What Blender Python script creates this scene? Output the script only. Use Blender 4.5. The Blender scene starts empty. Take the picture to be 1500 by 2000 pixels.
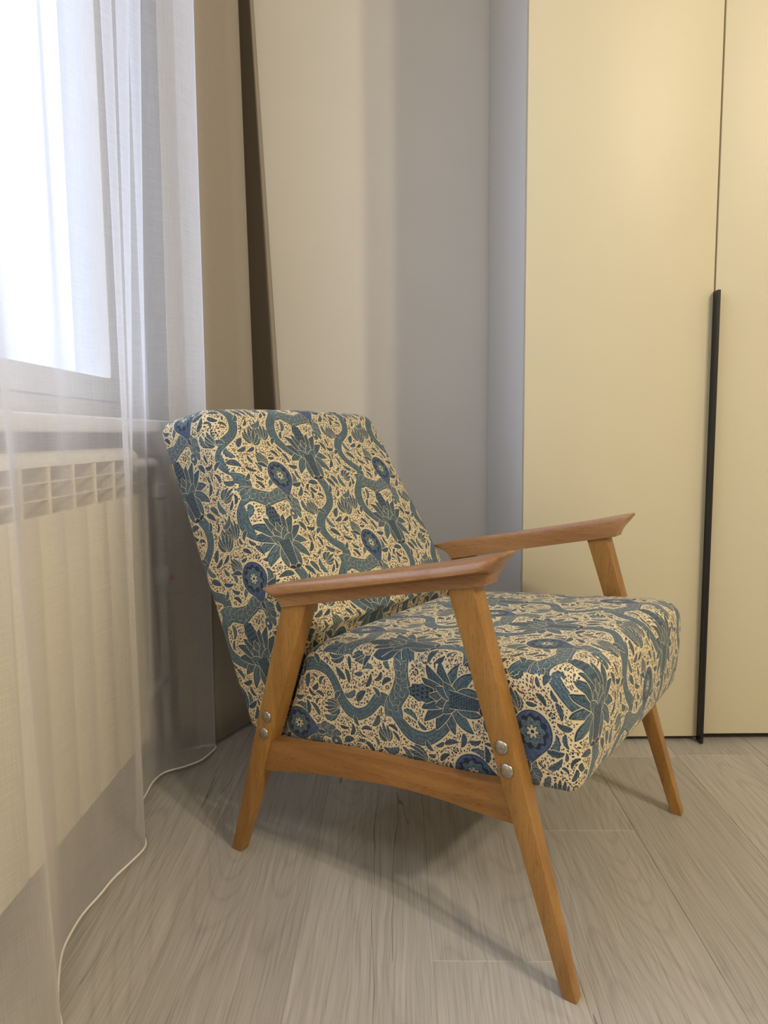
import bpy, bmesh, math, random
import numpy as np
from mathutils import Vector, Matrix
random.seed(7)
S = bpy.context.scene
COL = S.collection

# ------------------------------------------------------------------ camera
# room axes: x to the right, y away from the camera, z up; the camera stands at (0, 0, 0.75)
F_PX, PITCH, YAW, ROLL = 1414.42, 0.105524, 0.021555, -0.008658
cam_data = bpy.data.cameras.new('camera')
cam = bpy.data.objects.new('camera', cam_data)
COL.objects.link(cam)
S.camera = cam
cam_data.sensor_fit = 'VERTICAL'
cam_data.sensor_height = 36.0
cam_data.lens = F_PX * 36.0 / 2000.0
cam_data.clip_start = 0.02
_cp, _sp = math.cos(PITCH), math.sin(PITCH)
_r, _f, _u = Vector((1, 0, 0)), Vector((0, _cp, -_sp)), Vector((0, _sp, _cp))
_c, _s = math.cos(ROLL), math.sin(ROLL)
_r2, _u2 = _c * _r + _s * _u, -_s * _r + _c * _u
_M = Matrix((_r2, _u2, -_f)).transposed()
_M = Matrix.Rotation(YAW, 3, 'Z') @ _M
cam.matrix_world = Matrix.Translation((0, 0, 0.75)) @ _M.to_4x4()

# ------------------------------------------------------------------ light and exposure
S.view_settings.view_transform = 'Standard'
S.view_settings.look = 'None'
S.view_settings.exposure = 0.0
S.view_settings.gamma = 1.0
S.view_settings.use_curve_mapping = False
S.cycles.use_denoising = True
S.cycles.max_bounces = 12
S.cycles.transparent_max_bounces = 24
S.cycles.diffuse_bounces = 5
S.cycles.sample_clamp_indirect = 6.0
S.cycles.caustics_reflective = False
S.cycles.caustics_refractive = False

world = bpy.data.worlds.new('overcast_sky')
S.world = world
world.use_nodes = True
wn = world.node_tree
bg = wn.nodes['Background']
# overcast sky: luminance rises smoothly from the horizon to the zenith (1 + 2 sin h), dim ground below
_tc = wn.nodes.new('ShaderNodeTexCoord')
_sx = wn.nodes.new('ShaderNodeSeparateXYZ'); wn.links.new(_tc.outputs['Generated'], _sx.inputs[0])
_mr = wn.nodes.new('ShaderNodeMapRange'); wn.links.new(_sx.outputs['Z'], _mr.inputs['Value'])
_mr.inputs['From Min'].default_value = 0.0; _mr.inputs['From Max'].default_value = 1.0
_mr.inputs['To Min'].default_value = 1.75; _mr.inputs['To Max'].default_value = 5.25
_gr = wn.nodes.new('ShaderNodeMapRange'); wn.links.new(_sx.outputs['Z'], _gr.inputs['Value'])
_gr.inputs['From Min'].default_value = -0.04; _gr.inputs['From Max'].default_value = 0.02
_gr.inputs['To Min'].default_value = 0.45; _gr.inputs['To Max'].default_value = 1.0
_mu = wn.nodes.new('ShaderNodeMath'); _mu.operation = 'MULTIPLY'
wn.links.new(_mr.outputs[0], _mu.inputs[0]); wn.links.new(_gr.outputs[0], _mu.inputs[1])
bg.inputs['Color'].default_value = (0.71, 0.80, 1.0, 1)
wn.links.new(_mu.outputs[0], bg.inputs['Strength'])

def area(name, loc, target, size, power, color, shape='DISK', size_y=None):
    l = bpy.data.lights.new(name, 'AREA')
    l.shape = shape
    l.size = size
    if size_y: l.size_y = size_y
    l.energy = power
    l.color = color
    o = bpy.data.objects.new(name, l)
    COL.objects.link(o)
    o.location = loc
    d = Vector(target) - Vector(loc)
    o.rotation_euler = d.to_track_quat('-Z', 'Y').to_euler()
    return o
# warm ceiling lamp of the room, to the right of and behind the frame
area('ceiling_lamp_light', (2.14, -1.16, 2.75), (0.9, 0.9, 0.3), 0.15, 38, (1.0, 0.84, 0.60))
area('second_ceiling_light', (1.69, -1.16, 2.75), (0.6, 0.9, 0.3), 0.15, 25, (1.0, 0.84, 0.60))
# weak unseen fill behind the camera, added to lift the back wall; no known lamp
area('rear_fill_light', (0.1, -1.3, 2.75), (0.0, 1.6, 0.8), 0.45, 10, (1.0, 0.94, 0.86))

# ------------------------------------------------------------------ node helpers
def srgb(r, g, b):
    def f(c):
        c /= 255.0
        return c / 12.92 if c <= 0.04045 else ((c + 0.055) / 1.055) ** 2.4
    return (f(r), f(g), f(b), 1.0)

def new_mat(name):
    m = bpy.data.materials.new(name)
    m.use_nodes = True
    nt = m.node_tree
    return m, nt, nt.nodes, nt.links, nt.nodes['Principled BSDF']

def noise(nt, vec, scale, detail=4, rough=0.55, dist=0.0):
    n = nt.nodes.new('ShaderNodeTexNoise')
    n.inputs['Scale'].default_value = scale
    n.inputs['Detail'].default_value = detail
    n.inputs['Roughness'].default_value = rough
    n.inputs['Distortion'].default_value = dist
    if vec is not None: nt.links.new(vec, n.inputs['Vector'])
    return n

def mapping(nt, vec, scale=(1, 1, 1), loc=(0, 0, 0), rot=(0, 0, 0)):
    n = nt.nodes.new('ShaderNodeMapping')
    n.inputs['Scale'].default_value = scale
    n.inputs['Location'].default_value = loc
    n.inputs['Rotation'].default_value = rot
    nt.links.new(vec, n.inputs['Vector'])
    return n.outputs['Vector']

def ramp(nt, fac, stops):
    n = nt.nodes.new('ShaderNodeValToRGB')
    e = n.color_ramp.elements
    e[0].position, e[0].color = stops[0]
    e[1].position, e[1].color = stops[-1]
    for p, c in stops[1:-1]:
        x = e.new(p); x.color = c
    nt.links.new(fac, n.inputs['Fac'])
    return n.outputs['Color']

def mix(nt, fac, a, b, mode='MIX'):
    n = nt.nodes.new('ShaderNodeMix')
    n.data_type = 'RGBA'
    n.blend_type = mode
    for i, v in ((0, fac), (6, a), (7, b)):
        if hasattr(v, 'links'): nt.links.new(v, n.inputs[i])
        else: n.inputs[i].default_value = v
    return n.outputs[2]

def math_node(nt, op, a, b=None):
    n = nt.nodes.new('ShaderNodeMath')
    n.operation = op
    for i, v in ((0, a), (1, b)):
        if v is None: continue
        if hasattr(v, 'links'): nt.links.new(v, n.inputs[i])
        else: n.inputs[i].default_value = v
    return n.outputs[0]

def bump(nt, h, strength, dist=0.001):
    n = nt.nodes.new('ShaderNodeBump')
    n.inputs['Strength'].default_value = strength
    n.inputs['Distance'].default_value = dist
    nt.links.new(h, n.inputs['Height'])
    return n.outputs['Normal']

def paint_mat(name, col, rough=0.5, mottling=0.02, bump_s=0.05, scale=180):
    m, nt, N, L, P = new_mat(name)
    tc = N.new('ShaderNodeTexCoord').outputs['Object']
    n = noise(nt, tc, 3.0, 3)
    c2 = tuple(min(1, c * (1 + mottling * 2)) for c in col[:3]) + (1,)
    c1 = tuple(c * (1 - mottling * 2) for c in col[:3]) + (1,)
    L.new(ramp(nt, n.outputs['Fac'], [(0.3, c1), (0.7, c2)]), P.inputs['Base Color'])
    P.inputs['Roughness'].default_value = rough
    if bump_s:
        L.new(bump(nt, noise(nt, tc, scale, 3).outputs['Fac'], bump_s, 0.0005), P.inputs['Normal'])
    return m

def wood_mat(name, axis, dark=(144, 102, 48), light=(176, 132, 68), rough=0.38):
    m, nt, N, L, P = new_mat(name)
    tc = N.new('ShaderNodeTexCoord').outputs['Object']
    k = {'x': (1.6, 22, 22), 'z': (22, 22, 1.6)}[axis]
    v = mapping(nt, tc, k)
    n1 = noise(nt, v, 2.2, 5, 0.62, 0.15)
    base = ramp(nt, n1.outputs['Fac'], [(0.28, srgb(*dark)), (0.5, srgb(*[(a + b) / 2 for a, b in zip(dark, light)])), (0.72, srgb(*light))])
    kf = {'x': (34, 420, 420), 'z': (420, 420, 34)}[axis]
    n2 = noise(nt, mapping(nt, tc, kf), 2.0, 3, 0.6)
    pores = ramp(nt, n2.outputs['Fac'], [(0.28, (0.42, 0.32, 0.24, 1)), (0.47, (1, 1, 1, 1))])
    n3 = noise(nt, mapping(nt, tc, (4, 4, 4)), 1.5, 2)
    big = ramp(nt, n3.outputs['Fac'], [(0.35, (0.84, 0.80, 0.74, 1)), (0.65, (1.04, 1.04, 1.04, 1))])
    c = mix(nt, 0.7, base, pores, 'MULTIPLY')
    c = mix(nt, 0.8, c, big, 'MULTIPLY')
    L.new(c, P.inputs['Base Color'])
    P.inputs['Roughness'].default_value = rough
    P.inputs['Coat Weight'].default_value = 0.25
    P.inputs['Coat Roughness'].default_value = 0.25
    L.new(bump(nt, n2.outputs['Fac'], 0.15, 0.0004), P.inputs['Normal'])
    return m

M = {}
M['wall'] = paint_mat('wall_paint', srgb(232, 229, 222), 0.85, 0.01, 0.10, 260)
M['ceiling'] = paint_mat('ceiling_paint', srgb(238, 236, 230), 0.9)
M['door_cream'] = paint_mat('cream_lacquer', srgb(214, 206, 179), 0.44, 0.006, 0.02, 500)
M['side_grey'] = paint_mat('pale_side_board', srgb(230, 230, 230), 0.5, 0.006, 0.02, 400)
M['black'] = paint_mat('black_metal', srgb(16, 16, 18), 0.4, 0, 0)
M['dark'] = paint_mat('dark_recess', srgb(30, 28, 26), 0.8, 0, 0)
M['radiator'] = paint_mat('radiator_enamel', srgb(236, 228, 206), 0.35, 0.005, 0)
M['white_plastic'] = paint_mat('white_plastic', srgb(236, 236, 236), 0.35, 0.005, 0)
M['sill'] = paint_mat('white_sill', srgb(238, 238, 238), 0.3, 0.005, 0)
M['red'] = paint_mat('red_plastic', srgb(176, 30, 36), 0.4, 0, 0)
M['wood_z'] = wood_mat('oiled_oak_leg', 'z')
M['wood_x'] = wood_mat('oiled_oak_rail', 'x', (134, 92, 46), (168, 122, 66))
M['wood_arm'] = wood_mat('polished_oak_armrest', 'x', (146, 104, 66), (182, 138, 94), 0.3)

m, nt, N, L, P = new_mat('brushed_steel')
P.inputs['Metallic'].default_value = 1.0
P.inputs['Roughness'].default_value = 0.32
L.new(ramp(nt, noise(nt, N.new('ShaderNodeTexCoord').outputs['Object'], 400, 2).outputs['Fac'], [(0.3, srgb(150, 142, 130)), (0.7, srgb(196, 190, 180))]), P.inputs['Base Color'])
M['steel'] = m

# window glass: clear pane with a faint surface reflection
m, nt, N, L, P = new_mat('window_glass')
N.remove(P)
t = N.new('ShaderNodeBsdfTransparent'); t.inputs['Color'].default_value = (0.96, 0.98, 1, 1)
g = N.new('ShaderNodeBsdfGlossy'); g.inputs['Roughness'].default_value = 0.02
ms = N.new('ShaderNodeMixShader')
fr = N.new('ShaderNodeFresnel'); fr.inputs['IOR'].default_value = 1.45
gb = N.new('ShaderNodeNewGeometry')
L.new(math_node(nt, 'MULTIPLY', fr.outputs[0], math_node(nt, 'SUBTRACT', 1.0, gb.outputs['Backfacing'])), ms.inputs[0]); L.new(t.outputs[0], ms.inputs[1]); L.new(g.outputs[0], ms.inputs[2])
L.new(ms.outputs[0], N['Material Output'].inputs['Surface'])
M['glass'] = m

def voile_mat():
    """Sheer voile: threads cover a share of the area, more where the cloth is seen edge-on."""
    m, nt, N, L, P = new_mat('white_voile')
    N.remove(P)
    tc = N.new('ShaderNodeTexCoord').outputs['UV']
    geo = N.new('ShaderNodeNewGeometry')
    dot = N.new('ShaderNodeVectorMath'); dot.operation = 'DOT_PRODUCT'
    L.new(geo.outputs['Incoming'], dot.inputs[0]); L.new(geo.outputs['Normal'], dot.inputs[1])
    c = math_node(nt, 'MAXIMUM', math_node(nt, 'ABSOLUTE', dot.outputs['Value']), 0.14)
    # open share of the weave, then raised to 1/cos
    w1 = noise(nt, mapping(nt, tc, (1, 160, 1)), 14, 3, 0.7)
    w2 = noise(nt, mapping(nt, tc, (160, 1, 1)), 14, 3, 0.7)
    wv = math_node(nt, 'ADD', w1.outputs['Fac'], w2.outputs['Fac'])
    openness = N.new('ShaderNodeMapRange')
    openness.inputs['From Min'].default_value = 0.7; openness.inputs['From Max'].default_value = 1.3
    openness.inputs['To Min'].default_value = 0.62; openness.inputs['To Max'].default_value = 0.79
    L.new(wv, openness.inputs['Value'])
    p = math_node(nt, 'POWER', openness.outputs[0], math_node(nt, 'DIVIDE', 1.0, c))
    tr = N.new('ShaderNodeBsdfTransparent')
    di = N.new('ShaderNodeBsdfDiffuse'); di.inputs['Color'].default_value = srgb(236, 234, 236)
    tl = N.new('ShaderNodeBsdfTranslucent'); tl.inputs['Color'].default_value = srgb(236, 236, 240)
    mx = N.new('ShaderNodeMixShader'); mx.inputs[0].default_value = 0.5
    L.new(di.outputs[0], mx.inputs[1]); L.new(tl.outputs[0], mx.inputs[2])
    m2 = N.new('ShaderNodeMixShader')
    L.new(p, m2.inputs[0]); L.new(mx.outputs[0], m2.inputs[1]); L.new(tr.outputs[0], m2.inputs[2])
    L.new(m2.outputs[0], N['Material Output'].inputs['Surface'])
    return m
M['voile'] = voile_mat()

def cloth_mat(name, col, scale, rough=0.9):
    m, nt, N, L, P = new_mat(name)
    tc = N.new('ShaderNodeTexCoord').outputs['UV']
    a = noise(nt, mapping(nt, tc, (1, 40, 1)), scale, 2)
    b = noise(nt, mapping(nt, tc, (40, 1, 1)), scale, 2)
    s = math_node(nt, 'ADD', a.outputs['Fac'], b.outputs['Fac'])
    s = math_node(nt, 'MULTIPLY', s, 0.5)
    c1 = tuple(c * 0.93 for c in col[:3]) + (1,); c2 = tuple(c * 1.05 for c in col[:3]) + (1,)
    L.new(ramp(nt, s, [(0.35, c1), (0.65, c2)]), P.inputs['Base Color'])
    P.inputs['Roughness'].default_value = rough
    L.new(bump(nt, s, 0.2, 0.0004), P.inputs['Normal'])
    return m
M['drape'] = cloth_mat('taupe_drape_cloth', srgb(158, 149, 135), 40)
M['hem'] = cloth_mat('voile_hem_cloth', srgb(235, 232, 226), 60)

# ------------------------------------------------------------------ floor plank material
def plank_mat():
    m, nt, N, L, P = new_mat('grey_oak_plank')
    tc = N.new('ShaderNodeTexCoord').outputs['Object']
    oi = N.new('ShaderNodeObjectInfo')
    add = N.new('ShaderNodeVectorMath'); add.operation = 'ADD'
    cmb = N.new('ShaderNodeCombineXYZ')
    L.new(math_node(nt, 'MULTIPLY', oi.outputs['Random'], 37.0), cmb.inputs['X'])
    L.new(math_node(nt, 'MULTIPLY', oi.outputs['Random'], 91.0), cmb.inputs['Y'])
    L.new(tc, add.inputs[0]); L.new(cmb.outputs[0], add.inputs[1])
    v = add.outputs[0]
    # the figure wanders slowly from side to side
    wob = noise(nt, mapping(nt, v, (14, 5, 1)), 1.0, 2, 0.5)
    wv3 = N.new('ShaderNodeCombineXYZ')
    L.new(math_node(nt, 'MULTIPLY', math_node(nt, 'SUBTRACT', wob.outputs['Fac'], 0.5), 0.016), wv3.inputs['X'])
    ad2 = N.new('ShaderNodeVectorMath'); ad2.operation = 'ADD'
    L.new(v, ad2.inputs[0]); L.new(wv3.outputs[0], ad2.inputs[1]); v = ad2.outputs[0]
    # annual rings: contour lines of a slow noise stretched along the plank (cathedral figure)
    slow = noise(nt, mapping(nt, v, (5.0, 0.8, 1)), 1.0, 1, 0.4, 0.1)
    ring = math_node(nt, 'FRACT', math_node(nt, 'MULTIPLY', slow.outputs['Fac'], 30.0))
    ring = ramp(nt, ring, [(0.0, (0.84, 0.83, 0.82, 1)), (0.14, (0.98, 0.98, 0.98, 1)), (0.75, (1, 1, 1, 1)), (1.0, (0.84, 0.83, 0.82, 1))])
    # straight fibres
    fib = noise(nt, mapping(nt, v, (330, 5.5, 1)), 1.0, 4, 0.6, 0.15)
    fibc = ramp(nt, fib.outputs['Fac'], [(0.28, (0.68, 0.67, 0.65, 1)), (0.46, (0.95, 0.95, 0.95, 1)), (0.72, (1.16, 1.16, 1.16, 1))])
    fib2 = noise(nt, mapping(nt, v, (90, 2.6, 1)), 1.0, 3, 0.6, 0.5)
    fib2c = ramp(nt, fib2.outputs['Fac'], [(0.3, (0.88, 0.88, 0.87, 1)), (0.65, (1.05, 1.05, 1.05, 1))])
    # long dark cracks, few
    ck = noise(nt, mapping(nt, v, (9, 0.45, 1)), 1.0, 3, 0.5, 0.25)
    d = math_node(nt, 'ABSOLUTE', math_node(nt, 'SUBTRACT', ck.outputs['Fac'], 0.5))
    line = math_node(nt, 'LESS_THAN', d, 0.0022)
    gate = noise(nt, mapping(nt, v, (5, 0.8, 1), (5.3, 2.1, 0)), 1.0, 1)
    gate = math_node(nt, 'GREATER_THAN', gate.outputs['Fac'], 0.60)
    crack = math_node(nt, 'MULTIPLY', math_node(nt, 'MULTIPLY', line, gate), 0.55)
    tone = ramp(nt, oi.outputs['Random'], [(0.0, srgb(172, 168, 162)), (0.5, srgb(179, 175, 169)), (1.0, srgb(186, 183, 178))])
    c = mix(nt, 0.7, tone, ring, 'MULTIPLY')
    c = mix(nt, 0.8, c, fibc, 'MULTIPLY')
    c = mix(nt, 0.9, c, fib2c, 'MULTIPLY')
    c = mix(nt, crack, c, srgb(70, 62, 54))
    L.new(c, P.inputs['Base Color'])
    P.inputs['Roughness'].default_value = 0.5
    L.new(bump(nt, fib.outputs['Fac'], 0.35, 0.0005), P.inputs['Normal'])
    return m
M['plank'] = plank_mat()

# ------------------------------------------------------------------ printed upholstery: drawn here point by point into a repeat of 331 x 336 mm
def make_fabric():
    PXM = 4000.0
    TW, TH = 0.331, 0.336
    NX, NY = int(TW * PXM), int(TH * PXM)
    img = np.empty((NY, NX, 3), np.float32)
    tex = np.zeros((NY, NX), np.uint8)          # 1 = printed wash gets the fine stipple
    sx, sy = NX / TW, NY / TH
    occ = np.zeros((NY, NX), bool)
    rng = np.random.RandomState(11)
    def C(r, g, b): return np.array(srgb(r, g, b)[:3], np.float32)
    CREAM, LIGHT = C(222, 207, 168), C(196, 192, 164)
    TEAL, TEAL2, BLUE = C(84, 108, 120), C(68, 92, 106), C(64, 88, 124)
    NAVY, BROWN = C(26, 36, 60), C(78, 60, 66)
    img[:] = CREAM
    offs = ((0.0, 0.0), (TW / 2, TH / 2))
    def fill(poly, col, t=0):
        poly = np.asarray(poly, float)
        for ox, oy in offs:
            x = (poly[:, 0] + ox) * sx; y = (poly[:, 1] + oy) * sy
            x0, x1 = int(math.floor(x.min())), int(math.ceil(x.max())) + 1
            y0, y1 = int(math.floor(y.min())), int(math.ceil(y.max())) + 1
            gx = np.arange(x0, x1) + 0.5; gy = np.arange(y0, y1) + 0.5
            xa, ya = x, y; xb, yb = np.roll(x, -1), np.roll(y, -1)
            keep = ya != yb
            xa, ya, xb, yb = xa[keep], ya[keep], xb[keep], yb[keep]
            cond = (gy[:, None] > np.minimum(ya, yb)) & (gy[:, None] <= np.maximum(ya, yb))
            xi = xa + (gy[:, None] - ya) * (xb - xa) / (yb - ya)
            xi = np.where(cond, xi, -1e9)
            # winding number so that self-crossing ribbons stay filled
            sg = np.where(yb > ya, 1, -1)
            w = ((xi[:, None, :] > gx[None, :, None]) * sg[None, None, :]).sum(-1)
            r, c = np.nonzero(w)
            r = (r + y0) % NY; c = (c + x0) % NX
            img[r, c] = col
            occ[r, c] = True
            tex[r, c] = t
    def ribbon(pts, wid):
        pts = np.asarray(pts, float); wid = np.asarray(wid, float)
        t = np.gradient(pts, axis=0); t /= np.linalg.norm(t, axis=1)[:, None] + 1e-12
        n = np.stack([-t[:, 1], t[:, 0]], 1)
        return np.concatenate([pts + n * wid[:, None], (pts - n * wid[:, None])[::-1]])
    def spline(P_, n=60):
        P_ = np.asarray(P_, float)
        Q = np.concatenate([[2 * P_[0] - P_[1]], P_, [2 * P_[-1] - P_[-2]]])
        out = []
        m_ = len(P_) - 1
        for i in range(m_):
            a, b, c, d = Q[i:i + 4]
            for t in np.linspace(0, 1, max(2, n // m_), endpoint=False):
                out.append(0.5 * ((2 * b) + (c - a) * t + (2 * a - 5 * b + 4 * c - d) * t * t + (3 * b - 3 * c + d - a) * t ** 3))
        out.append(P_[-1])
        return np.array(out)
    def leaf_shape(p, ang, ln, wd, curve=0.0, saw=0.0, nsaw=7, n=16, grow=0.0):
        s = np.linspace(0, 1, n)
        a = ang + curve * (s - 0.0)
        dx = np.cumsum(np.cos(a)) / n * ln; dy = np.cumsum(np.sin(a)) / n * ln
        pts = np.stack([p[0] + dx, p[1] + dy], 1)
        w = wd * 0.5 * np.sin(np.pi * s ** 0.8) ** 0.8
        if saw: w = w * (1 - saw * ((s * nsaw) % 1.0))
        w = w + grow
        return pts, w
    def leaf(p, ang, ln, wd, curve=0.0, saw=0.0, nsaw=7, body=TEAL, halo=0.0009, line=0.0009, vein=True):
        n = 30 if saw else 18
        if halo:
            q, w = leaf_shape(p, ang, ln, wd, curve, saw, nsaw, n, halo + line); fill(ribbon(q, w), LIGHT)
        q, w = leaf_shape(p, ang, ln, wd, curve, saw, nsaw, n, line * 0.5); fill(ribbon(q, w), NAVY)
        q, w = leaf_shape(p, ang, ln * 0.97, wd, curve, saw, nsaw, n, -line * 0.6); fill(ribbon(q, np.maximum(w, 0)), body, 1)
        if vein:
            q, w = leaf_shape(p, ang, ln * 0.9, wd, curve, 0, 1, n); fill(ribbon(q, np.full(n, 0.0003)), NAVY)
            for k in range(3, n - 3, 3):
                for sgn in (-1, 1):
                    t = q[k] - q[k - 1]; a = math.atan2(t[1], t[0]) + sgn * 0.7
                    l_ = w[k] * 0.9
                    e = q[k] + l_ * np.array([math.cos(a), math.sin(a)])
                    fill(ribbon([q[k], (q[k] + e) / 2, e], [0.00022] * 3), NAVY)
    def disc(p, rx, ry, col, t=0, n=18, lob=0, amp=0.0, rot=0.0):
        a = np.linspace(0, 2 * np.pi, n, endpoint=False)
        r = 1 + amp * np.cos(lob * a) if lob else 1.0
        x, y = rx * r * np.cos(a), ry * r * np.sin(a)
        fill(np.stack([p[0] + x * math.cos(rot) - y * math.sin(rot), p[1] + x * math.sin(rot) + y * math.cos(rot)], 1), col, t)
    def rosette(p, r, dark=NAVY):
        k = rng.randint(5, 8)
        for j in range(k):
            a = 2 * math.pi * j / k + rng.rand()
            disc((p[0] + r * 0.75 * math.cos(a), p[1] + r * 0.75 * math.sin(a)), r * 0.42, r * 0.42, dark, 0, 7)
        disc(p, r * 0.55, r * 0.55, LIGHT, 0, 8)
        disc(p, r * 0.3, r * 0.3, TEAL, 0, 6)
    def ring_flower(p, r):
        disc(p, r, r, NAVY, 0, 14); disc(p, r * 0.78, r * 0.78, LIGHT, 0, 14)
        disc(p, r * 0.5, r * 0.5, TEAL, 1, 10); disc(p, r * 0.2, r * 0.2, NAVY, 0, 6)
    # --- fern fountain, tulip sprays and curling acanthus leaves
    def fern(p, base, n, ln, spread, wd=0.008):
        for j in range(n):
            u = (j / (n - 1) - 0.5) * 2
            leaf(p, base + u * spread, ln * (1 - 0.25 * abs(u)), wd, -u * 1.5, 0.45, 6, TEAL2, 0.0006, 0.0008, False)
    fern((-0.106, 0.050), math.pi / 2, 7, 0.046, 1.5)
    fern((0.107, 0.050), math.pi / 2, 6, 0.034, 1.3, 0.009)
    fern((-0.125, -0.005), math.pi / 2 + 0.3, 5, 0.034, 1.1, 0.010)
    fern((0.030, -0.125), math.pi / 2 - 0.4, 6, 0.040, 1.5, 0.008)
    fern((0.075, -0.045), 0.3, 5, 0.030, 1.3, 0.008)
    for (x, y, a, l, w, c) in ((-0.095, 0.10, 2.6, 0.034, 0.012, -1.6), (0.085, 0.115, 0.4, 0.034, 0.011, 1.6), (0.045, -0.085, -0.5, 0.034, 0.011, 1.8),
                              (-0.075, -0.085, -2.2, 0.032, 0.011, 1.6), (-0.02, -0.15, 2.9, 0.030, 0.011, -1.8), (0.12, -0.01, 1.8, 0.032, 0.010, 1.5),
                              (0.06, 0.145, 2.0, 0.028, 0.010, -1.6), (0.13, -0.075, -1.2, 0.030, 0.010, -1.5), (-0.055, 0.155, -0.4, 0.026, 0.010, 1.6),
                              (0.02, 0.150, 0.9, 0.024, 0.009, 1.7), (-0.140, -0.05, 1.2, 0.028, 0.009, -1.4)):
        leaf((x, y), a, l, w, c, 0.4, 5, TEAL, 0.0008, 0.0009, False)
    # --- meandering trunk
    trunk = spline([(0.0, -0.040), (0.008, -0.067), (-0.004, -0.100), (-0.045, -0.126), (-0.060, -0.150), (-0.050, -0.176), (-0.026, -0.198), (-0.030, -0.216), (-0.048, -0.232),
                    (-0.068, -0.256), (-0.070, -0.285), (-0.050, -0.312), (-0.016, -0.332)], 150)
    arch = spline([(-0.050, -0.226), (-0.028, -0.226), (0.0, -0.240), (0.022, -0.240), (0.046, -0.236), (0.064, -0.252), (0.062, -0.272), (0.050, -0.278)], 80)
    def band(pts, w0, w1):
        n = len(pts); s = np.linspace(0, 1, n)
        w = w0 + (w1 - w0) * s + 0.0012 * np.sin(s * 26)
        fill(ribbon(pts, w + 0.0022), LIGHT); fill(ribbon(pts, w + 0.0012), NAVY); fill(ribbon(pts, w), TEAL, 1)
        nr = np.gradient(pts, axis=0); nr /= np.linalg.norm(nr, axis=1)[:, None]
        nr = np.stack([-nr[:, 1], nr[:, 0]], 1)
        for sg in (-0.45, 0.3):
            fill(ribbon(pts[3:-3] + nr[3:-3] * (w[3:-3] * sg)[:, None], np.full(n - 6, 0.00028)), NAVY)
        return w
    band(trunk, 0.0080, 0.0088)
    wa = band(arch, 0.015, 0.008)
    for k in range(6, len(arch) - 4, 6):        # scalloped mane of the arch
        for sg, l_ in ((1, 0.018), (-1, 0.011)):
            t = arch[k] - arch[k - 1]; a = math.atan2(t[1], t[0]) + sg * 1.0
            leaf(arch[k], a, l_, 0.010, -sg * 1.0, 0, 1, TEAL, 0.0005, 0.0007, False)
    disc(arch[-1], 0.007, 0.007, NAVY, 0, 16); disc(arch[-1], 0.006, 0.006, TEAL, 1, 16); disc(arch[-1], 0.0025, 0.0025, CREAM, 0, 10)
    for (x, y, a) in ((-0.062, -0.150, 3.0), (-0.024, -0.198, 0.1), (0.010, -0.075, 0.3), (-0.072, -0.285, 3.3), (-0.030, -0.12, 2.0)):
        leaf((x, y), a, 0.020, 0.008, 1.2, 0.3, 4, TEAL2, 0.0007, 0.0008, False)
    # --- palmette with its scaly cone
    for a, l_, w_ in ((2.75, 0.054, 0.018), (0.39, 0.054, 0.018), (3.35, 0.057, 0.018), (-0.21, 0.057, 0.018), (3.95, 0.050, 0.016), (-0.81, 0.050, 0.016)):
        leaf((0, 0.004), a, l_, w_, -0.9 if math.cos(a) > 0 else 0.9, 0, 1, TEAL)
    for a, l_ in ((2.45, 0.055), (0.69, 0.055), (2.10, 0.062), (1.04, 0.062), (1.80, 0.056), (1.34, 0.056)):
        leaf((0, 0.004), a, l_ * 1.08, 0.0185, -0.35 if math.cos(a) > 0 else 0.35, 0, 1, TEAL2)
    disc((0, 0.058), 0.015, 0.026, LIGHT, 0, 24, 9, 0.10); disc((0, 0.058), 0.0138, 0.0248, NAVY, 0, 24, 9, 0.10); disc((0, 0.058), 0.0126, 0.0232, TEAL2, 1, 24, 9, 0.10)
    for j in range(5):
        for i in range(3): disc(((i - 1) * 0.007 + (j % 2) * 0.0025, 0.042 + j * 0.008), 0.0022, 0.0026, NAVY, 0, 8); 
    for a, l_ in ((1.57, 0.044), (1.95, 0.036), (1.19, 0.036), (2.4, 0.030), (0.74, 0.030)):
        leaf((0, 0.0), a, l_ * 1.05, 0.0155, 0, 0, 1, TEAL)
    cone = spline([(0, 0.012), (0, -0.012), (0, -0.030), (0, -0.050)], 24)
    cw = np.linspace(0.0125, 0.006, len(cone))
    fill(ribbon(cone, cw + 0.0020), LIGHT); fill(ribbon(cone, cw + 0.0010), NAVY); fill(ribbon(cone, cw), TEAL2, 1)
    for j in range(13):
        hw = 0.0125 + (0.006 - 0.0125) * j / 13.0
        for i in range(5):
            x = (i - 2 + (j % 2) * 0.5) * hw * 0.42
            if abs(x) < hw * 0.9: disc((x, 0.008 - j * 0.0042), hw * 0.13, 0.0014, NAVY, 0, 6)
    leaf((0, -0.046), 2.3, 0.016, 0.007, 1.2, 0, 1, NAVY, 0.0006, 0.0006, False); leaf((0, -0.046), 0.84, 0.016, 0.007, -1.2, 0, 1, NAVY, 0.0006, 0.0006, False)
    # --- blue medallion: drop, scalloped ring, star
    mc = (-0.102, -0.030)
    a = np.linspace(0, 2 * np.pi, 48, endpoint=False)
    def drop(g, col, t):
        r = 1 + 0.0 * a
        x = (0.0265 + g) * np.cos(a); y = (0.0300 + g) * np.sin(a)
        tail = np.clip(-np.sin(a), 0, 1) ** 8 * 0.016
        x = x * (1 - 0.35 * np.clip(-np.sin(a), 0, 1) ** 4) - tail * 0.3
        fill(np.stack([mc[0] + x, mc[1] + y - tail], 1), col, t)
    drop(0.0026, LIGHT, 0); drop(0.0014, NAVY, 0); drop(0.0, BLUE, 1)
    disc((mc[0], mc[1] + 0.001), 0.0212, 0.0238, NAVY, 0, 66, 11, 0.09)
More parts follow.
